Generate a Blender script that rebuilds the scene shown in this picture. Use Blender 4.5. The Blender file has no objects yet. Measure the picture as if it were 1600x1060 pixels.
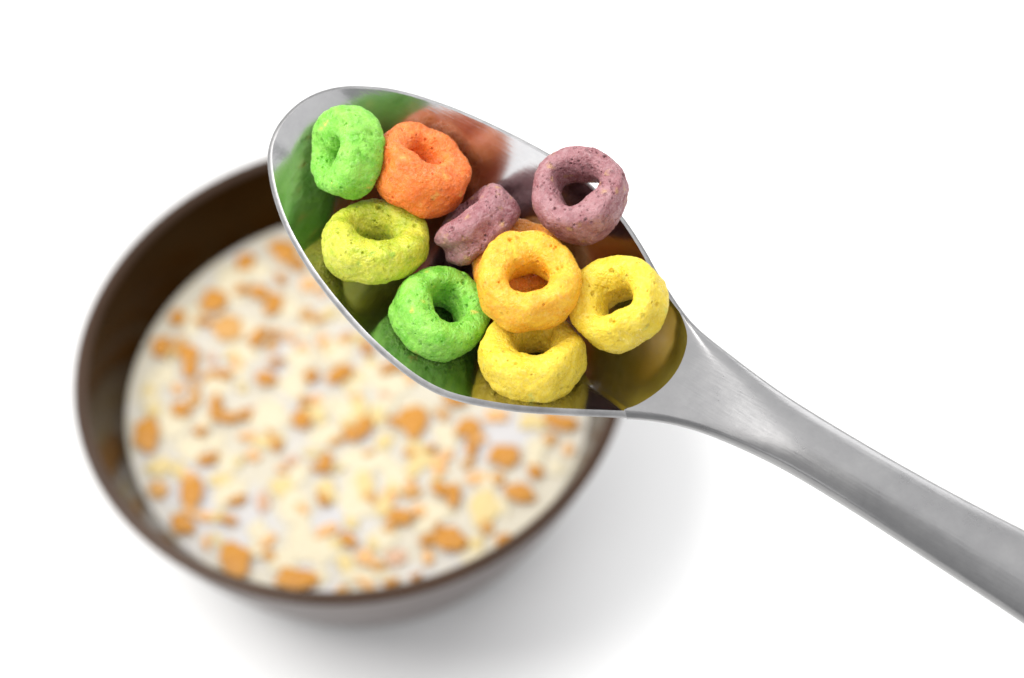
import bpy, bmesh, math, random
import numpy as np
from mathutils import Vector, Matrix, noise

MM = 0.001
scene = bpy.context.scene
COL = scene.collection

# ------------------------------------------------------------------ camera
CAM_LOC = Vector((36.6917, -308.7628, 498.8748)) * MM
DIR = Vector((0.0, 0.567729, -0.823215))
RIGHT = Vector((0.996285, -0.070894, -0.048892))
UP = Vector((0.086118, 0.820157, 0.565620))
cam_data = bpy.data.cameras.new("camera")
cam_data.lens = 85.0
cam_data.sensor_width = 36.0
cam_data.clip_start = 0.01
cam_data.clip_end = 50.0
cam_data.dof.use_dof = True
cam_data.dof.focus_distance = 0.374
cam_data.dof.aperture_fstop = 12.0
cam = bpy.data.objects.new("camera", cam_data)
COL.objects.link(cam)
cam.matrix_world = Matrix((
    (RIGHT.x, UP.x, -DIR.x, CAM_LOC.x),
    (RIGHT.y, UP.y, -DIR.y, CAM_LOC.y),
    (RIGHT.z, UP.z, -DIR.z, CAM_LOC.z),
    (0, 0, 0, 1)))
scene.camera = cam

# ------------------------------------------------------------------ light
world = bpy.data.worlds.new("World")
scene.world = world
world.use_nodes = True
bg = world.node_tree.nodes["Background"]
bg.inputs[0].default_value = (0.97, 0.98, 1.0, 1)
bg.inputs[1].default_value = 0.43

def softbox(name, direction, dist, size, size_y, watts, target=(0.01, -0.02, 0.12), color=(1, 1, 1)):
    L = bpy.data.lights.new(name, 'AREA')
    L.shape = 'RECTANGLE'
    L.size = size
    L.size_y = size_y
    L.energy = watts
    L.color = color
    o = bpy.data.objects.new(name, L)
    COL.objects.link(o)
    t = Vector(target)
    dv = Vector(direction).normalized()
    o.location = t + dv * dist
    o.rotation_euler = (-dv).to_track_quat('-Z', 'Y').to_euler()
    return o

softbox("key_softbox", (-0.54, 0.08, 0.84), 1.05, 0.72, 0.72, 9.0, color=(1.0, 0.985, 0.96))
softbox("top_softbox", (0.15, 0.22, 0.96), 1.05, 1.15, 1.1, 2.8)
softbox("rear_softbox", (0.45, 0.75, 0.48), 1.05, 0.9, 0.42, 2.9)
softbox("front_softbox", (-0.68, -0.60, 0.44), 0.90, 0.44, 0.34, 0.52)
softbox("added_fill", (0.52, -0.58, 0.63), 1.05, 1.1, 1.0, 1.6)  # unseen lamp added to lift the shadow in front of the bowl

scene.view_settings.view_transform = 'Standard'
scene.view_settings.look = 'None'
scene.view_settings.exposure = 0.47
scene.view_settings.gamma = 1.0
scene.cycles.use_denoising = True
scene.cycles.max_bounces = 10
scene.cycles.glossy_bounces = 6

# ------------------------------------------------------------------ helpers
def mesh_obj(name, verts, faces, mat, parent=None, smooth=True, sharp=None):
    me = bpy.data.meshes.new(name)
    me.from_pydata([tuple(v) for v in verts], [], faces)
    bm = bmesh.new(); bm.from_mesh(me)
    bmesh.ops.remove_doubles(bm, verts=bm.verts, dist=1e-7)
    bmesh.ops.recalc_face_normals(bm, faces=bm.faces)
    bm.to_mesh(me); bm.free()
    if smooth:
        me.polygons.foreach_set("use_smooth", [True] * len(me.polygons))
        if sharp:
            me.set_sharp_from_angle(angle=math.radians(sharp))
    me.materials.append(mat)
    o = bpy.data.objects.new(name, me)
    COL.objects.link(o)
    if parent:
        o.parent = parent
    return o

def tag(o, label=None, category=None, group=None, kind=None):
    for k, v in (("label", label), ("category", category), ("group", group), ("kind", kind)):
        if v:
            o[k] = v
    return o

def empty(name, loc):
    o = bpy.data.objects.new(name, None)
    COL.objects.link(o)
    o.location = loc
    return o

def lathe(profile, seg=160, closed=False):
    """profile: list of (r, z); r == 0 only at the ends."""
    verts, faces, rows = [], [], []
    for r, z in profile:
        if r < 1e-9:
            rows.append([len(verts)]); verts.append((0, 0, z))
        else:
            rows.append(list(range(len(verts), len(verts) + seg)))
            for i in range(seg):
                a = 2 * math.pi * i / seg
                verts.append((r * math.cos(a), r * math.sin(a), z))
    pairs = list(zip(rows[:-1], rows[1:])) + ([(rows[-1], rows[0])] if closed else [])
    for A, B in pairs:
        for i in range(seg):
            j = (i + 1) % seg
            if len(A) == 1:
                faces.append((A[0], B[i], B[j]))
            elif len(B) == 1:
                faces.append((A[i], B[0], A[j]))
            else:
                faces.append((A[i], B[i], B[j], A[j]))
    return verts, faces

def smooth_profile(pts, n=8):
    """Catmull-Rom through the profile points."""
    out = []
    P = [pts[0]] + list(pts) + [pts[-1]]
    for i in range(1, len(P) - 2):
        for k in range(n):
            t = k / n
            out.append(tuple(0.5 * ((2 * b) + (c - a) * t + (2 * a - 5 * b + 4 * c - d) * t * t + (3 * b - a - 3 * c + d) * t ** 3)
                             for a, b, c, d in zip(P[i - 1], P[i], P[i + 1], P[i + 2])))
    out.append(tuple(pts[-1]))
    return out

class NT:
    def __init__(self, name):
        self.mat = bpy.data.materials.new(name)
        self.mat.use_nodes = True
        self.t = self.mat.node_tree
        self.b = self.t.nodes["Principled BSDF"]
    def n(self, typ, **kw):
        nd = self.t.nodes.new(typ)
        for k, v in kw.items():
            setattr(nd, k, v)
        return nd
    def l(self, a, b):
        self.t.links.new(a, b)
    def ramp(self, fac, stops):
        r = self.n("ShaderNodeValToRGB")
        el = r.color_ramp.elements
        while len(el) < len(stops):
            el.new(0.5)
        for e, (p, c) in zip(el, stops):
            e.position = p
            e.color = c if len(c) == 4 else (*c, 1)
        self.l(fac, r.inputs[0])
        return r
    def noise(self, vec, scale, detail=3, rough=0.5):
        nd = self.n("ShaderNodeTexNoise")
        nd.inputs["Scale"].default_value = scale
        nd.inputs["Detail"].default_value = detail
        nd.inputs["Roughness"].default_value = rough
        if vec is not None:
            self.l(vec, nd.inputs["Vector"])
        return nd
    def mix(self, fac, a, b, mode='MIX'):
        m = self.n("ShaderNodeMix", data_type='RGBA', blend_type=mode)
        for s, v in ((m.inputs[0], fac), (m.inputs[6], a), (m.inputs[7], b)):
            if hasattr(v, "links"):
                self.l(v, s)
            elif isinstance(v, (int, float)):
                s.default_value = v
            else:
                s.default_value = v if len(v) == 4 else (*v, 1)
        return m.outputs[2]

# ------------------------------------------------------------------ materials
def mat_table():
    m = NT("white_table")
    tc = m.n("ShaderNodeTexCoord")
    nz = m.noise(tc.outputs["Object"], 30, 4)
    r = m.ramp(nz.outputs[0], [(0.3, (0.895, 0.895, 0.89)), (0.7, (0.91, 0.91, 0.905))])
    m.l(r.outputs[0], m.b.inputs["Base Color"])
    m.b.inputs["Roughness"].default_value = 0.55
    m.b.inputs["Specular IOR Level"].default_value = 0.25
    return m.mat

def mat_ceramic(name, c_lo, c_hi, rough, ior, tint):
    m = NT(name)
    tc = m.n("ShaderNodeTexCoord")
    nz = m.noise(tc.outputs["Object"], 60, 5, 0.6)
    r = m.ramp(nz.outputs[0], [(0.3, c_lo), (0.7, c_hi)])
    m.l(r.outputs[0], m.b.inputs["Base Color"])
    m.b.inputs["Roughness"].default_value = rough
    m.b.inputs["IOR"].default_value = ior
    m.b.inputs["Specular Tint"].default_value = tint
    b = m.n("ShaderNodeBump")
    b.inputs["Strength"].default_value = 0.04
    b.inputs["Distance"].default_value = 0.0002
    n2 = m.noise(tc.outputs["Object"], 400, 3)
    m.l(n2.outputs[0], b.inputs["Height"]); m.l(b.outputs[0], m.b.inputs["Normal"])
    return m.mat

def mat_milk():
    m = NT("milk")
    tc = m.n("ShaderNodeTexCoord")
    nz = m.noise(tc.outputs["Object"], 75, 4)
    r = m.ramp(nz.outputs[0], [(0.36, (0.525, 0.51, 0.505)), (0.55, (0.55, 0.505, 0.405))])
    m.l(r.outputs[0], m.b.inputs["Base Color"])
    m.b.inputs["Roughness"].default_value = 0.18
    m.b.inputs["IOR"].default_value = 1.35
    m.b.inputs["Subsurface Weight"].default_value = 0.25
    m.b.inputs["Subsurface Radius"].default_value = (1.0, 0.9, 0.75)
    m.b.inputs["Subsurface Scale"].default_value = 0.002
    return m.mat

def mat_steel(name, rough, lo, hi):
    m = NT(name)
    tc = m.n("ShaderNodeTexCoord")
    mp = m.n("ShaderNodeMapping")
    mp.inputs["Scale"].default_value = (90, 2600, 2600)      # brushed along the spoon's length
    m.l(tc.outputs["Object"], mp.inputs["Vector"])
    br = m.noise(mp.outputs[0], 1.0, 3, 0.6)
    smear = m.noise(tc.outputs["Object"], 170, 7, 0.72)
    r = m.ramp(smear.outputs[0], [(0.35, (lo, lo * .99, lo)), (0.7, (hi, hi * .99, hi * .99))])
    m.l(r.outputs[0], m.b.inputs["Base Color"])
    m.b.inputs["Metallic"].default_value = 1.0
    mr = m.n("ShaderNodeMapRange")
    mr.inputs["From Min"].default_value = 0.3; mr.inputs["From Max"].default_value = 0.7
    mr.inputs["To Min"].default_value = rough - 0.012; mr.inputs["To Max"].default_value = rough + 0.02
    m.l(smear.outputs[0], mr.inputs["Value"])
    m.l(mr.outputs[0], m.b.inputs["Roughness"])
    b = m.n("ShaderNodeBump")
    b.inputs["Strength"].default_value = 0.5
    b.inputs["Distance"].default_value = 0.00005 if rough > 0.25 else 0.00002
    m.l(br.outputs[0], b.inputs["Height"]); m.l(b.outputs[0], m.b.inputs["Normal"])
    return m.mat

def mat_cereal(name, base, dark, fleck, fleck_amt, rough=(0.34, 0.62), sss=0.22, pores=0.15):
    m = NT(name)
    tc = m.n("ShaderNodeTexCoord")
    oi = m.n("ShaderNodeObjectInfo")
    ad = m.n("ShaderNodeVectorMath", operation='ADD')
    m.l(tc.outputs["Object"], ad.inputs[0]); m.l(oi.outputs["Random"], ad.inputs[1])
    v = ad.outputs[0]
    n1 = m.noise(v, 420, 4, 0.6)
    c1 = m.ramp(n1.outputs[0], [(0.34, dark), (0.62, base)])
    pale = tuple(min(0.95, b * 0.85 + 0.12) for b in base)
    n2 = m.noise(v, 1500, 3, 0.6)
    f2 = m.ramp(n2.outputs[0], [(0.48, (0, 0, 0)), (0.72, (0.6, 0.6, 0.6))])
    c2 = m.mix(f2.outputs[0], c1.outputs[0], pale)
    vo = m.n("ShaderNodeTexVoronoi"); vo.inputs["Scale"].default_value = 620
    nw = m.noise(v, 900, 3, 0.6)
    fw = m.n("ShaderNodeMix", data_type='VECTOR'); fw.inputs[0].default_value = 0.0022
    m.l(v, fw.inputs[4]); m.l(nw.outputs["Color"], fw.inputs[5])
    m.l(fw.outputs[1], vo.inputs["Vector"])
    sep = m.n("ShaderNodeSeparateColor"); m.l(vo.outputs["Color"], sep.inputs[0])
    th = m.n("ShaderNodeMath", operation='LESS_THAN'); th.inputs[1].default_value = fleck_amt
    m.l(sep.outputs[0], th.inputs[0])
    di = m.ramp(vo.outputs["Distance"], [(0.08, (.75, .75, .75)), (0.46, (0, 0, 0))])
    mu = m.n("ShaderNodeMath", operation='MULTIPLY')
    m.l(th.outputs[0], mu.inputs[0]); m.l(di.outputs[0], mu.inputs[1])
    c3 = m.mix(mu.outputs[0], c2, fleck)
    m.l(c3, m.b.inputs["Base Color"])
    n3 = m.noise(v, 300, 3)
    mr = m.n("ShaderNodeMapRange")
    mr.inputs["From Min"].default_value = 0.35; mr.inputs["From Max"].default_value = 0.65
    mr.inputs["To Min"].default_value = rough[0]; mr.inputs["To Max"].default_value = rough[1]
    m.l(n3.outputs[0], mr.inputs["Value"]); grain = m.n("ShaderNodeTexVoronoi"); grain.inputs["Scale"].default_value = 2600      # sugar grains
    m.l(v, grain.inputs["Vector"])
    gs = m.n("ShaderNodeSeparateColor"); m.l(grain.outputs["Color"], gs.inputs[0])
    gt = m.n("ShaderNodeMath", operation='GREATER_THAN'); gt.inputs[1].default_value = 0.80
    m.l(gs.outputs[2], gt.inputs[0])
    gm = m.n("ShaderNodeMath", operation='MULTIPLY_ADD'); gm.inputs[1].default_value = -0.24
    m.l(gt.outputs[0], gm.inputs[0]); m.l(mr.outputs[0], gm.inputs[2])
    m.l(gm.outputs[0], m.b.inputs["Roughness"])
    m.b.inputs["Specular IOR Level"].default_value = 0.5
    m.b.inputs["Subsurface Weight"].default_value = sss
    m.b.inputs["Subsurface Radius"].default_value = tuple(0.35 + 0.9 * b for b in base)
    m.b.inputs["Subsurface Scale"].default_value = 0.0008
    # crumb: fine grain, with small round pores sunk into it
    n4 = m.noise(v, 2800, 4, 0.7)
    po = m.n("ShaderNodeTexVoronoi"); po.inputs["Scale"].default_value = 1250; po.inputs["Randomness"].default_value = 1.0
    wv = m.n("ShaderNodeMix", data_type='VECTOR'); wv.inputs[0].default_value = 0.0012
    m.l(v, wv.inputs[4]); m.l(n4.outputs["Color"], wv.inputs[5])
    m.l(wv.outputs[1], po.inputs["Vector"])
    psep = m.n("ShaderNodeSeparateColor"); m.l(po.outputs["Color"], psep.inputs[0])
    pth = m.n("ShaderNodeMath", operation='LESS_THAN'); pth.inputs[1].default_value = pores
    m.l(psep.outputs[1], pth.inputs[0])
    pit = m.ramp(po.outputs["Distance"], [(0.10, (1, 1, 1)), (0.42, (0, 0, 0))])
    pm = m.n("ShaderNodeMath", operation='MULTIPLY'); m.l(pth.outputs[0], pm.inputs[0]); m.l(pit.outputs[0], pm.inputs[1])
    h1 = m.n("ShaderNodeMath", operation='MULTIPLY_ADD'); h1.inputs[1].default_value = 1.0
    m.l(n4.outputs[0], h1.inputs[0]); m.l(n2.outputs[0], h1.inputs[2])
    h2 = m.n("ShaderNodeMath", operation='MULTIPLY_ADD'); h2.inputs[1].default_value = -1.3
    m.l(pm.outputs[0], h2.inputs[0]); m.l(h1.outputs[0], h2.inputs[2])
    b = m.n("ShaderNodeBump")
    b.inputs["Strength"].default_value = 0.85
    b.inputs["Distance"].default_value = 0.00021
    m.l(h2.outputs[0], b.inputs["Height"]); m.l(b.outputs[0], m.b.inputs["Normal"])
    return m.mat

def mat_flake(name, base, dark, rough=0.5):
    m = NT(name)
    tc = m.n("ShaderNodeTexCoord")
    nz = m.noise(tc.outputs["Object"], 700, 4, 0.6)
    r = m.ramp(nz.outputs[0], [(0.35, dark), (0.65, base)])
    m.l(r.outputs[0], m.b.inputs["Base Color"])
    m.b.inputs["Roughness"].default_value = rough
    b = m.n("ShaderNodeBump")
    b.inputs["Strength"].default_value = 0.5
    b.inputs["Distance"].default_value = 0.0002
    m.l(nz.outputs[0], b.inputs["Height"]); m.l(b.outputs[0], m.b.inputs["Normal"])
    return m.mat

TABLE, MILK = mat_table(), mat_milk()
GLAZE = mat_ceramic("brown_glaze", (0.012, 0.0046, 0.0007), (0.018, 0.0076, 0.0011), 0.20, 1.26, (1, 0.62, 0.28, 1))
GLAZE_RIM_LIT = mat_ceramic("lit_rim_glaze", (0.034, 0.017, 0.010), (0.048, 0.024, 0.014), 0.30, 1.4, (1, 0.9, 0.8, 1))  # same brown glaze, painted lighter where light catches the rim
GLAZE_OUT = mat_ceramic("grey_brown_outside", (0.10, 0.08, 0.075), (0.12, 0.096, 0.09), 0.4, 1.5, (1, 1, 1, 1))
STEEL, STEEL_HANDLE = mat_steel("polished_steel", 0.14, 0.40, 0.47), mat_steel("brushed_steel", 0.28, 0.25, 0.295)
STEEL_RIM = mat_steel("ground_steel_edge", 0.46, 0.26, 0.44)

# ------------------------------------------------------------------ table
S = 2.5
tb = mesh_obj("tabletop", [(-S, -S, 0), (S, -S, 0), (S, S, 0), (-S, S, 0),
                           (-S, -S, -.03), (S, -S, -.03), (S, S, -.03), (-S, S, -.03)],
              [(0, 1, 2, 3), (7, 6, 5, 4), (0, 4, 5, 1), (1, 5, 6, 2), (2, 6, 7, 3), (3, 7, 4, 0)], TABLE, smooth=False)
tag(tb, "plain white tabletop under the bowl", kind="structure")

# ------------------------------------------------------------------ bowl and milk
WALL_OUT = [(62.9, 49.0), (61.1, 44), (58.5, 36), (55.1, 27), (51.3, 18), (47.5, 10), (44.5, 5), (42.3, 2.6), (40.0, 1.6)]
WALL_IN = [(59.7, 49.0), (57.8, 44), (54.9, 36), (51.3, 27), (46.9, 18), (42, 10.5), (34, 6.2), (22, 4.4), (0.0, 4.0)]
k = MM
dish = empty("cereal_bowl", (0, 0, 0))
tag(dish, "dark brown glazed cereal bowl holding milk and soaked flakes", "bowl")
out = smooth_profile(WALL_OUT, 6); inn = smooth_profile(WALL_IN, 6)
inn[-1] = (0.0, inn[-1][1])
v1, f1 = lathe([(0.0, 1.6 * k)] + [(r * k, z * k) for r, z in out[::-1]])
v2, f2 = lathe([(r * k, z * k) for r, z in inn])
mesh_obj("outer_wall", v1, f1, GLAZE_OUT, dish)
mesh_obj("inner_wall", v2, f2, GLAZE, dish)
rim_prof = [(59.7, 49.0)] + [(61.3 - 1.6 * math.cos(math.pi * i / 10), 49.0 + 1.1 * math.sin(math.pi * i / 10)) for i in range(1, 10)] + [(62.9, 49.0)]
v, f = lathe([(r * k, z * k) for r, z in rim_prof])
mesh_obj("rim", v, f, GLAZE_RIM_LIT, dish)
v, f = lathe([(r * k, z * k) for r, z in [(36, 1.55), (39.2, 1.55), (39.4, 0.6), (38.6, 0.0), (36.8, 0.0), (36, 0.6)]], closed=True)
mesh_obj("foot", v, f, GLAZE_OUT, dish)

MZ = 32.2
def inner_r(z):
    pts = sorted(inn, key=lambda p: p[1])
    return float(np.interp(z, [p[1] for p in pts], [p[0] for p in pts]))
mp = [(0.0, MZ)] + [(r, MZ) for r in np.linspace(2, 51.6, 26)] + [(52.5, MZ + .12), (53.05, MZ + .35), (53.75, MZ + .8)]
mp += [(inner_r(z) + .3, z) for z in np.linspace(MZ, 5.0, 14)] + [(0.0, 4.1 - .3)]
v, f = lathe([(r * k, z * k) for r, z in mp])
v = [(x, y, z + (noise.noise(Vector((x, y, 0)) * 180) * .00018 if abs(z - MZ * k) < 1e-6 else 0)) for x, y, z in v]
mk = mesh_obj("milk", v, f, MILK)
tag(mk, "white milk filling the brown bowl, dotted with soaked flakes", "milk")

# ------------------------------------------------------------------ spoon
# local frame: x from the tip along the spoon, y across, z away from the cavity
SP_O = Vector((1.40581, -57.95276, 201.77678)) * MM
SP_X = Vector((0.789518, -0.595498, -0.148474))
SP_Y = Vector((0.613728, 0.766065, 0.191002))
SP_Z = Vector((0.0, -0.241922, 0.970296))
SP_M = Matrix(((SP_X.x, SP_Y.x, SP_Z.x, SP_O.x), (SP_X.y, SP_Y.y, SP_Z.y, SP_O.y),
               (SP_X.z, SP_Y.z, SP_Z.z, SP_O.z), (0, 0, 0, 1)))
RIM_UP = [(0.68, 1.6), (1.12, 5.01), (2.43, 8.0), (4.2, 10.34), (6.47, 12.32), (9.23, 13.94), (12.17, 15.39), (15.33, 16.45), (18.72, 17.3), (24.16, 18.35),
          (31.48, 19.1), (39.23, 19.5), (44.0, 19.3), (47.65, 18.75), (52.5, 17.7), (56.49, 16.35), (61.37, 13.9), (64.0, 12.35)]
RIM_LO = [(0.89, -0.91), (1.67, -3.48), (2.9, -5.6), (4.9, -7.9), (6.88, -9.85), (9.92, -12.3), (13.51, -14.65), (18.77, -17.35), (23.85, -19.4), (29.66, -21.3),
          (34.26, -22.5), (39.88, -23.5), (44.58, -23.9), (48.37, -23.6), (51.95, -22.7), (58.51, -20.1), (64.35, -17.0), (69.21, -14.2), (74.25, -11.3)]
CREASE = [(63.1, 11.6), (66.95, 10.1), (71.41, 7.8), (73.83, 6.1), (75.28, 4.5), (76.1, 2.6), (76.6, 0.6), (76.75, -1.8), (76.4, -4.3), (75.5, -7.0), (74.4, -9.2), (73.4, -10.4)]
EDGE_UP = [(64.0, 12.35), (65.26, 11.59), (68.94, 9.62), (72.39, 7.95), (75.6, 6.85), (79.38, 6.25), (83.1, 5.75), (86.83, 5.25), (91.63, 4.72), (95.33, 4.45), (103.81, 4.15),
           (112.31, 4.12), (120.37, 4.4), (128.38, 4.95), (133.36, 5.4), (145, 6.4), (160, 7.6), (175, 8.6), (190, 9.0), (202, 7.7), (209, 4.2), (211, -.2)]
EDGE_LO = [(74.25, -11.3), (77.0, -9.8), (80.2, -8.4), (83.47, -7.35), (86.9, -6.6), (91.6, -5.95), (96.38, -5.55), (101.2, -5.42), (109.64, -5.65), (118.14, -5.95),
           (126.47, -6.2), (134.8, -6.42), (140.08, -6.6), (150, -7.1), (162, -7.8), (176, -8.6), (190, -9.0), (202, -7.8), (209, -4.6), (211, -1.0)]
CEN = np.array([40.0, -2.0])
DEPTH, POW = 9.3, 2.2

def resample(pts, n, sm=0):
    p = np.array(smooth_profile([tuple(q) for q in pts], 12))
    if sm:
        for _ in range(sm):
            p[1:-1] = p[1:-1] * .5 + (p[:-2] + p[2:]) * .25
    s = np.concatenate([[0], np.cumsum(np.hypot(*np.diff(p, axis=0).T))])
    t = np.linspace(0, s[-1], n)
    return np.stack([np.interp(t, s, p[:, 0]), np.interp(t, s, p[:, 1])], -1)

def inset_loop(p, dist):
    t = np.gradient(p, axis=0)
    nrm = np.stack([-t[:, 1], t[:, 0]], -1)
    nrm /= np.linalg.norm(nrm, axis=1)[:, None] + 1e-9
    sgn = np.sign(((CEN - p) * nrm).sum(-1))[:, None]
    return p + nrm * sgn * dist

def smooth01(x):
    x = np.clip(x, 0, 1)
    return x * x * (3 - 2 * x)

def edge_h(u):
    return 1.6 * smooth01((u - 78) / 40.0) - 0.0008 * np.maximum(u - 100, 0) ** 2

rim_line = resample(RIM_LO[::-1] + RIM_UP, 300, 40)          # neck, round the tip, back to the neck
crease = resample(CREASE, 61, 8)                             # upper end to lower end
rim_in = inset_loop(rim_line, 0.82)
rim_in[0], rim_in[-1] = crease[-1], crease[0]
for e in range(1, 10):                                       # ease the band into the neck
    w = 1 - e / 10
    rim_in[e] = rim_in[e] * (1 - w * .15) + crease[-1] * (w * .15)
    rim_in[-1 - e] = rim_in[-1 - e] * (1 - w * .15) + crease[0] * (w * .15)
cav_loop = np.concatenate([rim_in, crease[1:-1]])
NL, NR = len(cav_loop), 40

spoon = empty("spoon", (0, 0, 0))
spoon.matrix_world = SP_M
tag(spoon, "brushed stainless steel spoon heaped with fruit cereal rings above the bowl", "spoon")

verts, faces = [], []
def add_rows(rows, close=True):
    base = len(verts)
    n = len(rows[0])
    for r in rows:
        verts.extend([tuple(c * MM for c in p) for p in r])
    for a in range(len(rows) - 1):
        for i in range(n if close else n - 1):
            j = (i + 1) % n
            faces.append((base + a * n + i, base + a * n + j, base + (a + 1) * n + j, base + (a + 1) * n + i))
    return base, n

def dish_rows(loop, depth, drop, ts):
    rows = []
    soft = loop.copy()
    for _ in range(260):
        soft = soft * .5 + (np.roll(soft, 1, 0) + np.roll(soft, -1, 0)) * .25
    for t in ts:
        w = t ** 7
        p = CEN + (soft * (1 - w) + loop * w - CEN) * t
        q = loop - CEN
        pw = POW + 1.3 * np.maximum(0, q[:, 0] / np.hypot(q[:, 0], q[:, 1])) ** 2      # steeper wall towards the neck
        rows.append(np.column_stack([p, -depth * (1 - t ** pw) - drop]))
    return rows
ts = np.linspace(0, 1, NR) ** 0.85
rows = dish_rows(cav_loop, DEPTH, 0.0, ts[1:])
base, n = add_rows(rows)
verts.append((CEN[0] * MM, CEN[1] * MM, -DEPTH * MM))
faces += [(len(verts) - 1, base + i, base + (i + 1) % n) for i in range(n)]
# rim band round the open part
z0 = np.zeros(len(rim_in))
def band(q, dz):
    return np.column_stack([q, z0 + dz])
mid1 = rim_in * .75 + rim_line * .25
mid2 = rim_in * .2 + rim_line * .8
low = inset_loop(rim_line, 0.12); low2 = inset_loop(rim_line, 0.45)
bowl_v, bowl_f = verts, faces
verts, faces = [], []
add_rows([band(rim_in, 0), band(mid1, -.06), band(mid2, -.40), band(rim_line, -.68), band(rim_line, -.90), band(low, -1.15), band(low2, -1.4)], close=False)
mesh_obj("rim", verts, faces, STEEL_RIM, spoon, sharp=60)
verts, faces = bowl_v, bowl_f
# underside shell
und = np.concatenate([low2, crease[1:-1]])
rows = dish_rows(und, DEPTH - .1, 1.35, ts[1:])
base, n = add_rows(rows)
verts.append((CEN[0] * MM, CEN[1] * MM, -(DEPTH + 1.25) * MM))
faces += [(len(verts) - 1, base + i, base + (i + 1) % n) for i in range(n)]
mesh_obj("bowl", verts, faces, STEEL, spoon, sharp=38)

verts, faces = [], []
NSTA, NC = 150, 49
lo_e = resample(EDGE_LO, 600, 60); up_e = resample(EDGE_UP, 600, 60)
def at_u(e, u):
    return np.array([u, np.interp(u, e[:, 0], e[:, 1])])
svals = np.linspace(-1, 1, NC)
svals = np.sign(svals) * (1 - (1 - np.abs(svals)) ** 1.7)            # denser towards the edges
S0 = np.array([[74.25, -11.3]] + crease[::-1].tolist() + [[64.0, 12.35]])
sl = np.concatenate([[0], np.cumsum(np.hypot(*np.diff(S0, axis=0).T))]); sl = sl / sl[-1] * 2 - 1
S0r = np.stack([np.interp(svals, sl, S0[:, i]) for i in (0, 1)], -1)
top, bot, side_l, side_u = [], [], [], []
ULAST = 210.6
for j in range(NSTA):
    f = j / (NSTA - 1)
    f = f * .9 + .1 * (1 - (1 - f) ** 3) if False else f
    uL = 74.25 + (ULAST - 74.25) * f ** 1.25
    q = min(1.0, (uL - 74.25) / (104 - 74.25))
    uU = 64.0 + (104 - 64.0) * q if q < 1 else uL
    A, B = at_u(lo_e, uL), at_u(up_e, uU)
    if j == 0:
        A, B = S0[0], S0[-1]
    row = A + (B - A) * ((svals + 1) / 2)[:, None]
    row = row + (S0r - (S0[0] + (S0[-1] - S0[0]) * ((svals + 1) / 2)[:, None])) * (1 - q) ** 1.6
    blend = smooth01(q * 1.1)
    crown = 1.5 * blend
    half = np.linalg.norm(B - A) / 2
    d_edge = (1 - np.abs(svals)) * half
    bw = 0.68 - 0.13 * blend
    bevel = bw * np.clip(1 - d_edge / bw, 0, 1) ** 1.6
    h = edge_h(row[:, 0]) + crown * (1 - np.abs(svals) ** 2.05) - bevel
    top.append(np.column_stack([row, h]))
    th = 1.35 + 0.55 * blend
    hb = edge_h(row[:, 0]) - th + 0.35 * (np.abs(svals) ** 2 - 1) * blend
    bot.append(np.column_stack([row, hb]))
add_rows(top, close=False)
add_rows(bot, close=False)
for c in (0, NC - 1):
    a = np.array([r[c] for r in top]); b_ = np.array([r[c] for r in bot])
    add_rows([a, a * .5 + b_ * .5, b_], close=False)
add_rows([top[-1], bot[-1]], close=False)
mesh_obj("handle", verts, faces, STEEL_HANDLE, spoon, sharp=42)

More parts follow.
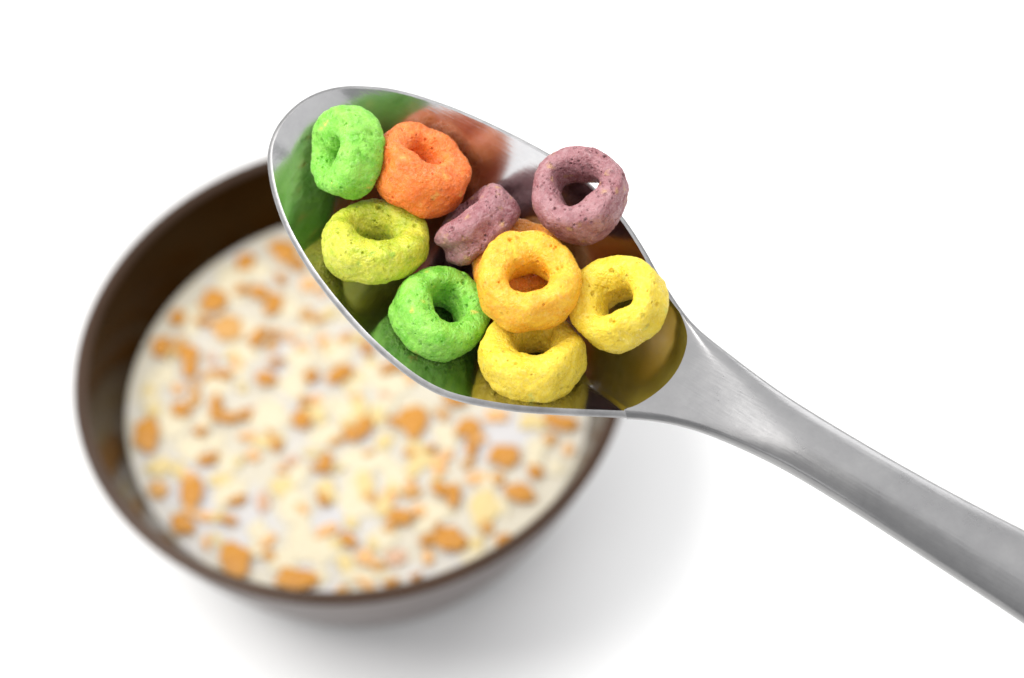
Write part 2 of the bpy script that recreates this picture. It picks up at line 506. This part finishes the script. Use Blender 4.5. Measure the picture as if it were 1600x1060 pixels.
# ------------------------------------------------------------------ cereal rings on the spoon
def ring_mesh(name, R, r, h, seed, mat, wob=0.58, nphi=380, nth=180, pits=110, hole_shift=(0, 0), hole_tri=0.0, hole_oval=(0.0, 0.0), big=3, groove=0.0):
    rng = np.random.default_rng(seed)
    off = Vector(rng.uniform(-50, 50, 3))
    ph = np.linspace(0, 2 * np.pi, nphi, endpoint=False)
    th = np.linspace(0, 2 * np.pi, nth, endpoint=False)
    def harm(a, lo, hi):
        return sum(a / kk * np.cos(kk * ph + rng.uniform(0, 6.28)) for kk in range(lo, hi))
    R_ = R * (1 + harm(.036, 2, 5))
    r_ = r * (1 + harm(.10, 1, 6))
    h_ = h * (1 + harm(.09, 1, 6))
    zc = harm(.16, 1, 4)
    PH, TH = np.meshgrid(ph, th, indexing='ij')
    c = np.sign(np.cos(TH)) * np.abs(np.cos(TH)) ** .74
    s = np.sign(np.sin(TH)) * np.abs(np.sin(TH)) ** .74
    inner = (c < 0)
    rr = R_[:, None] + np.where(inner, r_[:, None] * c * (1 + hole_tri * np.cos(3 * PH + .6) + hole_oval[0] * np.cos(2 * PH + hole_oval[1])), r_[:, None] * c)
    P = np.stack([rr * np.cos(PH), rr * np.sin(PH), h_[:, None] * s + zc[:, None]], -1)
    P[..., 0] += np.where(inner, -c * hole_shift[0], 0); P[..., 1] += np.where(inner, -c * hole_shift[1], 0)
    def normals(P):
        a = np.roll(P, -1, 0) - np.roll(P, 1, 0); b = np.roll(P, -1, 1) - np.roll(P, 1, 1)
        nn = np.cross(a, b)
        return nn / (np.linalg.norm(nn, axis=-1, keepdims=True) + 1e-9)
    N = normals(P)
    flat = P.reshape(-1, 3)
    D = np.empty(len(flat))
    for i, p in enumerate(flat):
        q = Vector(p) + off
        D[i] = (noise.noise(q * .30) * .80 * wob + noise.noise(q * .8) * .26 * wob
                + noise.noise(q * 2.3) * .055 + noise.noise(q * 5.2) * .065 + noise.noise(q * 9.5) * .035
                - .16 * max(0.0, 1 - abs(noise.noise(q * .62 + Vector((7, 3, 1)))) * 9) * max(0.0, noise.noise(q * .3 + Vector((1, 9, 4))) + .15))
    D = D.reshape(nphi, nth, 1)
    if groove:                                       # a fold running round the outside
        lat = np.where(TH > np.pi, TH - 2 * np.pi, TH) + .22 * np.sin(2 * PH)
        D = D - (groove * np.exp(-(lat / .34) ** 2) * (.65 + .35 * np.cos(PH + 1)))[..., None]
    P = P + N * D
    # open pores
    flat = P.reshape(-1, 3); pit = np.zeros(len(flat))
    for n_, i in enumerate(rng.integers(0, len(flat), pits)):
        rad = rng.uniform(.38, .62) if n_ < big else rng.uniform(.12, .30)
        dd = np.linalg.norm((flat - flat[i]) * np.array([1, 1, rng.uniform(.8, 1.3)]), axis=1) / rad
        pit = np.maximum(pit, np.where(dd < 1, (1 - dd ** 2) ** 1.1 * rad * (1.05 if rad > .35 else 1.5), 0))
    P = P - normals(P) * pit.reshape(nphi, nth, 1)
    idx = np.arange(nphi * nth).reshape(nphi, nth)
    F = np.stack([idx, np.roll(idx, -1, 0), np.roll(np.roll(idx, -1, 0), -1, 1), np.roll(idx, -1, 1)], -1).reshape(-1, 4)
    me = bpy.data.meshes.new(name)
    me.from_pydata((P.reshape(-1, 3) * MM).tolist(), [], F.tolist())
    me.polygons.foreach_set("use_smooth", [True] * len(me.polygons))
    me.materials.append(mat)
    o = bpy.data.objects.new(name, me)
    COL.objects.link(o)
    return o

GREEN = mat_cereal("green_cereal", (0.304, 0.702, 0.088), (0.152, 0.515, 0.029), (0.725, 0.562, 0.105), 0.09, pores=0.12)
LIME = mat_cereal("lime_cereal", (0.66, 0.66, 0.055), (0.398, 0.503, 0.018), (0.281, 0.491, 0.035), 0.12, rough=(0.24, 0.6), pores=0.12)
ORANGE = mat_cereal("orange_cereal", (0.930, 0.240, 0.037), (0.819, 0.146, 0.014), (0.913, 0.491, 0.117), 0.08, rough=(0.30, 0.6), pores=0.07)
AMBER = mat_cereal("amber_cereal", (0.930, 0.538, 0.035), (0.866, 0.386, 0.012), (0.889, 0.328, 0.035), 0.07, pores=0.05)
YELLOW = mat_cereal("yellow_cereal", (0.90, 0.69, 0.060), (0.80, 0.57, 0.022), (0.66, 0.66, 0.12), 0.06, pores=0.04)
PURPLE = mat_cereal("purple_cereal", (0.43, 0.21, 0.225), (0.28, 0.095, 0.11), (0.56, 0.35, 0.14), 0.24, pores=0.2)

DEEP = mat_cereal("deep_orange_cereal", (0.90, 0.36, 0.035), (0.82, 0.26, 0.015), (0.80, 0.45, 0.10), 0.05, pores=0.05)
RINGS = [
    # colour, local centre (mm), axis, R, r, h, seed, label, extra
    (ORANGE, (24.85, 5.8, 0.76), (0.12, 0.633, 0.764), 5.25, 2.75, 4.1, 21, "bright orange cereal ring tucked between the upright green and the stubby purple one", {}),
    (DEEP, (45.74, 2.48, -3.97), (0.011, 0.225, 0.974), 4.9, 2.6, 3, 12, "orange cereal ring mostly hidden underneath the amber ring", {}),
    (GREEN, (14.27, 0.67, 3.39), (-0.603, -0.515, 0.609), 4.45, 2.8, 3.4, 13, "green cereal ring leaning on its side closest to the spoon tip", dict(hole_oval=(.2, 0.0), pits=90)),
    (LIME, (25.54, -7.99, -0.71), (-0.248, 0.5, 0.83), 5.65, 2.55, 3.55, 14, "glossy yellow-green lime cereal ring between the two green rings", {}),
    (GREEN, (40.39, -11.77, -3.01), (0.185, 0.43, 0.884), 5.2, 2.4, 3.9, 15, "pitted green cereal ring lying beside the amber ring", dict(pits=150, big=16)),
    (YELLOW, (56.38, -10.1, -2.25), (-0.219, 0.42, 0.881), 5.6, 2.5, 3.9, 16, "yellow cereal ring partly under the amber ring at the spoon edge", {}),
    (YELLOW, (63.83, 2.83, 1.9), (-0.398, -0.014, 0.917), 5.1, 2.4, 3.9, 17, "yellow cereal ring with open hole nearest the spoon handle", {}),
    (PURPLE, (36.88, 3.23, -1.7), (-0.829, 0.185, 0.527), 4.85, 2.5, 3.2, 18, "stubby purple cereal ring seen edge-on with its hole hidden", dict(pits=240, groove=.85)),
    (AMBER, (50.79, -2.48, 4.82), (-0.026, 0.131, 0.991), 5.45, 2.5, 4, 19, "amber-yellow cereal ring stacked on top of the pile", {}),
    (PURPLE, (49.08, 14.54, 3.97), (-0.165, -0.06, 0.984), 5.25, 2.15, 4.2, 20, "purple cereal ring with open hole overhanging the far spoon rim", dict(pits=280, hole_tri=.26)),
]
for mat, c, ax, R, r, h, seed, label, ex in RINGS:
    o = ring_mesh("cereal_ring", R, r, h, seed, mat, **ex)
    loc = SP_M @ (Vector(c) * MM)
    axw = (SP_M.to_3x3() @ Vector(ax)).normalized()
    o.matrix_world = Matrix.Translation(loc) @ axw.to_track_quat('Z', 'Y').to_matrix().to_4x4()
    tag(o, label, "cereal ring", "fruit cereal rings heaped on the spoon")

FLAKES = """b -25.7 41.8 2.5 0.6 -0.5 2.3
b -16.5 44.1 3.5 -1 0.4 3
b -13 39.5 2 -0.2 0 1.7
b -17.3 35.7 1.3 -1.1 0.6 1.1
b -33.4 30.8 3.4 -0.4 0 3.2
t -30.2 23 3.5 -0.4 0 4.1
b -22.5 32.3 2.3 -0.7 0.3 2.2
b -19.1 28.4 1.6 -1.9 1.7 2.3
b -42 26.9 2.1 -0.2 -0 2.1
b -45.6 18.9 1.9 -1.3 1.2 3
b -39.3 16.1 2.8 -0.9 0.3 2.3
b -39 11.7 1.4 -1.5 1.3 1.7
b -22.8 19.3 2.1 2.3 -1.1 1.4
t -9.1 23.4 2.4 -0.3 0 1.1
o -15.4 18.9 1.2 -0.1 0 1.5
b -21.2 7.3 2.8 -1 0.3 1.7
b -10.6 6.9 1.8 0.6 -0.5 1.7
b -4 6.8 2.6 1.9 -1.1 2
b 2.8 13.5 1.3 0.1 -0.3 2.4
b -32.9 1.4 1.5 -0.2 0 2.7
b -30.8 -2.4 3.4 -0.7 0.1 1.6
b -26.2 -2.1 1.5 0.5 -0.4 1.5
b -41 0.6 2.2 0.2 -0.3 2.1
o -27.9 12.7 1.2 0.3 -0.5 2.3
o -7.8 17 1.2 -0.1 0.1 2.2
b -13.1 -4.9 2.5 -0.8 0.4 2.2
o -10.5 33.7 2.3 -0.2 0 2.1
o -41.8 6.8 1.5 -0.2 -0 1.6
b -48.8 -5.3 3.1 -0.9 0.6 4.4
b -1.4 -9.9 2.5 0.3 -0.2 2.1
b 1.3 -8.1 1.5 -1.2 1.3 2.4
b -7.9 -17.2 1.6 -0.5 0.5 2.7
b -34.6 -13.3 2.5 0.5 -0.3 1.5
b -38.4 -21.9 2.8 -1.2 0.8 3.4
t -46.1 -20.2 2.6 -0.8 0.3 2.1
b -40.5 -30.1 2.8 -1.1 0.5 2.4
b -30 -30 2 -0.6 0.2 1.1
b -28.6 -40.3 3.5 -1.8 1.3 3.9
b -15.1 -46.5 4.7 -1.2 0.4 2.7
p -22.3 -25.7 1.6 -0.2 0 2.7
o -8.1 -34.7 2.9 0.9 -0.4 1.4
b -3.3 -37.8 1.5 -1.6 1 1.2
o 0.3 -42.4 1.9 -1.5 1 1.7
o -25.7 -8 2.1 -0.2 0 1.2
o -24.4 -13.3 1.6 -0.2 0 1.6
t -19.9 -8.6 0.8 0.4 -1 2.2
p -15.8 -15.5 2 0.4 -0.2 1.2
o -35.1 -35.1 0.9 0.2 -0.5 2.1
b 12.5 -7.9 3.7 -0.4 0.2 4
b 8.4 -7.4 1.8 -0.2 0.1 1.4
b 25.1 -11.2 2.9 -0.3 0.2 2.8
b 25.4 -16.8 1.4 -0.4 0.5 2.5
b 32.7 -19.3 3.6 0.2 -0.2 3.1
b 39.4 -24.2 1.7 -1.2 0.7 1.5
b 35.4 -29.5 3.4 -1.8 0.8 2.1
b 20.6 -28.6 1.6 -0.2 0.2 3.3
b 8.4 -33 3 -0.3 0.1 2.3
b 19.2 -40 3.5 -1.4 0.9 2.9
p 7 -42.9 2.1 -1.1 0.8 2.1
o 14.1 -43.6 1.3 0.1 -0.2 2.1
t 11.2 -26.8 2.6 0.2 -0.1 1.3
o 17.9 -20.2 1.6 -0.2 0.2 3.1
b 22.4 -2.9 2.9 -0.6 0.3 1.9
b 46.1 -11.5 3.6 -1.5 0.7 2.3
o 47.3 -18.9 1.3 -0.1 0.1 1.7
y 27.4 -32.2 3.9 -0.4 0.3 4.5
b 30.9 -41.2 1.7 1.1 -0.6 1.3
y 39.5 -10.3 3.1 -0.3 0.2 2.4
o 25.9 -24.4 2.3 0.2 -0.1 1.7
b 5.7 -49.5 1.8 0.3 -0.1 1
b 11.1 -48.6 1.2 0.4 -0.2 0.9
o 31.7 -8.1 2.9 -0.3 0.1 1.9
t -5.4 -11.3 1.8 0.6 -0.3 1
y -48.6 6.9 1.8 -0.2 -0 1.8
y -47.4 1.8 1.6 -0.2 -0 2.3
o 19.9 -17.6 1.5 -0.1 0.1 1.2
p 6.5 0.2 1.6 -0.2 0.1 1.4
p -34 14.8 1.4 -0.1 0 1.3
p -24.4 -0.6 1 -0.1 0 1.1
o -18 -17.7 1.2 -0.6 0.3 0.9
o -0.5 0.5 1.4 0.3 -0.2 1.1
c -28.7 36 4.6 -0.5 0 5.7
c -48.2 4.6 2.5 -0.3 -0.1 3.6
c -42.9 -2.2 3.5 1.1 -1.3 4.3
c -38.6 26.3 3.1 -0.3 -0 4.3
c -20.7 -2.7 5.2 -0.5 0.1 4.4
c -14.6 5.6 4.1 0.4 -0.5 3.9
c -2.9 -2.8 3.5 -0.4 0.1 3.5
c -13 12.6 3.8 -0.4 0.1 3.6
c 7.7 3.2 4.5 -0.5 0.2 4.1
c 0.3 -17 4.4 -0.4 0.2 4.3
c -7.6 -9.3 4 -0.4 0.1 3.5
c -29.7 -22.5 4.3 0.4 -0.6 3.9
c -15.3 -27.3 3.9 -0.4 0.1 5
c -9.8 -39.4 5 -0.5 0.1 4.1
c -0.8 -27.1 4.3 -0.4 0.2 5.9
y 0.7 -23.9 2.5 -0.2 0.2 4.2
c -14 -35.7 2.8 0.3 -0.6 5
y -45.8 -14 3.2 -0.3 -0 2.6
y -41.4 -15.4 1.5 -0.1 -0 2.4
y -31.9 -18.9 3.2 -0.3 0 1.7
y -20.8 -9.7 4.4 -0.4 0 1.7
y -10.4 -2.9 3 -0.3 0 1.8
y -4.2 -43.2 2.1 -0.2 0.1 2.4
y -6.2 -38.1 2.1 -0.2 0 1.6
c -17 -40.3 2.8 -0.3 0 2.4
c -23.3 -33.2 2.9 -0.3 0 2.8
c -38.5 -9.6 3.7 -0.4 -0 3.8
y 5.6 -12.4 2.2 -0.2 0.1 2.2
y 12.8 -14.8 2.9 -0.3 0.1 1.7
y 14.1 -18.4 3.2 -0.3 0.1 2.2
y 0 -3.1 2.2 -0.7 0.6 3.4
y 4.4 -5.3 1.9 -0.2 0.1 3
c 20.1 -13.9 2.9 -0.3 0.1 2.6
c 28.2 -24.9 3.2 -0.3 0.2 2.9
c 16.2 -32.1 4 -0.4 0.2 3.3
c 4.5 -37.6 3.6 -0.4 0.1 3.3
c 24.1 -44.4 3.1 -0.3 0.1 2.1
c 40.4 -17.6 2.9 -0.3 0.2 2.6
c 44.3 -23.2 2.4 -0.2 0.2 2.2
c 13.3 -4.4 3.2 -0.3 0.1 2.6
c 3.4 7.3 3 -0.3 0.1 3.6
c -3.9 14.4 3.8 -0.4 0.1 3.7
c -15.7 27.7 3.4 -0.4 0.1 3.2
c -23.2 39.8 3.9 -0.4 0 3.3
c -32.6 7.4 3.3 -0.3 0 3.6
y -18.1 -22 2.9 -0.3 0 2.5
y -8 -24.7 2.6 -0.3 0.1 3.4
c 8 -22.9 3.6 -0.4 0.1 3.4
c 2.7 -47.1 3.1 -0.3 0.1 1.6
c -24.1 -38 2.4 -0.2 0 2.1
c -35.5 -2.9 2.2 -0.2 -0 2.6
y 4.9 -29.3 1.9 -0.2 0.1 3.3"""
# ------------------------------------------------------------------ flakes in the milk
FL_MAT = {
    'b': mat_flake("toasted_flake", (0.55, 0.25, 0.018), (0.42, 0.16, 0.008)),
    't': mat_flake("tan_flake", (0.570, 0.311, 0.086), (0.476, 0.234, 0.051)),
    'o': mat_flake("pale_orange_flake", (0.692, 0.407, 0.165), (0.623, 0.328, 0.113)),
    'p': mat_flake("pinkish_flake", (0.570, 0.363, 0.234), (0.484, 0.285, 0.173)),
    'y': mat_flake("yellow_flake", (0.614, 0.491, 0.230), (0.583, 0.445, 0.184)),
    'c': mat_flake("cream_flake", (0.598, 0.538, 0.384), (0.583, 0.507, 0.345)),
}
FL_WORD = {'b': "amber-brown", 't': "tan", 'o': "pale orange", 'p': "pinkish tan", 'y': "pale yellow", 'c': "cream"}
FL_TOP = {'b': 1.5, 't': 1.0, 'o': .9, 'p': .7, 'y': .7, 'c': .5}      # how far each kind stands out of the milk (mm)
CLOCK = ["twelve", "one", "two", "three", "four", "five", "six", "seven", "eight", "nine", "ten", "eleven"]

def flake(t, x, y, ax, ay, bx, by, seed):
    rng = np.random.default_rng(seed)
    na, nr = 28, 6
    ang = np.linspace(0, 2 * np.pi, na, endpoint=False)
    out = 1 + sum(rng.uniform(.03, .15) * np.cos(kk * ang + rng.uniform(0, 6.28)) / (kk ** .35) for kk in range(2, 7))
    a, b = np.array([ax, ay]), np.array([bx, by])
    tp, th = FL_TOP[t], 1.5
    curl = rng.uniform(-.5, .7) if t in 'bt' else 0
    off = Vector(rng.uniform(-50, 50, 3))
    verts, faces = [], []
    for side in (1, -1):
        base = len(verts)
        for i in range(1, nr + 1):
            q = i / nr
            prof = math.sqrt(max(0, 1 - q ** 3.2))
            for kx in range(na):
                p = (a * math.cos(ang[kx]) + b * math.sin(ang[kx])) * out[kx] * q
                z = (tp - .35) + side * (.35 + (.15 if side > 0 else th - .6)) * prof * (1 if side > 0 else .8)
                z += curl * q * q * math.cos(2 * ang[kx]) * .6
                z += noise.noise(Vector((p[0], p[1], 0)) * .9 + off) * .28 * (1 if side > 0 else .3)
                verts.append((p[0] * MM, p[1] * MM, z * MM))
        verts.append((0, 0, (tp - .35 + side * (.5 if side > 0 else .8)) * MM))
        cidx = len(verts) - 1
        for i in range(nr - 1):
            for kx in range(na):
                j = (kx + 1) % na
                faces.append((base + i * na + kx, base + i * na + j, base + (i + 1) * na + j, base + (i + 1) * na + kx))
        for kx in range(na):
            faces.append((cidx, base + kx, base + (kx + 1) % na))
    o = mesh_obj("cereal_flake", verts, faces, FL_MAT[t])
    o.location = (x * MM, y * MM, MZ * MM)
    return o

items = []
for line in FLAKES.split("\n"):
    p = line.split()
    items.append([p[0]] + [float(q) for q in p[1:]])
# more soaked pieces crowd the gaps between the ones listed above
rng = np.random.default_rng(5)
n_listed = len(items)
while len(items) < 262:
    rad, an = 52.0 * math.sqrt(rng.random()), rng.uniform(0, 2 * math.pi)
    x, y = rad * math.sin(an), rad * math.cos(an)
    if x > 2 and y > 18 - 0.75 * (x - 5) and rng.random() < .6:    # fewer where the spoon covers the milk
        continue
    t = rng.choice(['c', 'c', 'y', 'o', 't', 'b'])
    a_, b_ = (rng.uniform(2.2, 4.2), rng.uniform(1.8, 3.2)) if t == 'c' else (rng.uniform(1.3, 2.6), rng.uniform(.9, 1.7))
    if rad + a_ > 52.2 or any(math.hypot(x - q[1], y - q[2]) < .62 * (a_ + math.hypot(q[3], q[4])) for q in items if q[0] in 'bot'):
        continue
    if any(math.hypot(x - q[1], y - q[2]) < (1.9 if q[0] in 'cy' else 2.4) for q in items):
        continue
    r_ = rng.uniform(0, math.pi)
    items.append([t, round(x, 1), round(y, 1), a_ * math.cos(r_), a_ * math.sin(r_), -b_ * math.sin(r_), b_ * math.cos(r_)])
descr = []
for t, x, y, ax, ay, bx, by in items:
    la, lb = math.hypot(ax, ay), math.hypot(bx, by)
    big = math.sqrt(la * lb)
    size = "tiny" if big < 1.5 else "small" if big < 2.2 else "medium" if big < 3.1 else "large"
    ratio = max(la, lb) / min(la, lb)
    shape = "round" if ratio < 1.22 else "oval" if ratio < 1.8 else "long"
    rad = math.hypot(x, y)
    gap = 54.3 - rad - big
    zone = "against the wall" if gap < 3 else "just off the wall" if gap < 9 else "halfway out" if rad > 17 else "near the milk's centre"
    hr = (math.degrees(math.atan2(x, y)) / 30) % 12
    half = int(round(hr * 2)) % 24
    clk = ("half past " if half % 2 else "") + CLOCK[half // 2] + ("" if half % 2 else " o'clock")
    descr.append([size, FL_WORD[t], shape, zone, clk, x, y])
labels = ["%s %s %s flake %s at %s" % (d[0], d[2], d[1], d[3], d[4]) for d in descr]
for i, lb in enumerate(labels):                                 # tell twins apart by what lies next to them
    tw = [j for j in range(len(labels)) if labels[j] == lb]
    if len(tw) > 1:
        tw.sort(key=lambda j: math.hypot(descr[j][5], descr[j][6]))
        for n_, j in enumerate(tw):
            labels[j] = lb + (", inner one" if n_ == 0 else ", outer one" if n_ == len(tw) - 1 else ", middle one")
for i, it in enumerate(items):
    o = flake(*it, seed=100 + i)
    tag(o, labels[i], "cereal flake", "flakes soaking in the milk")
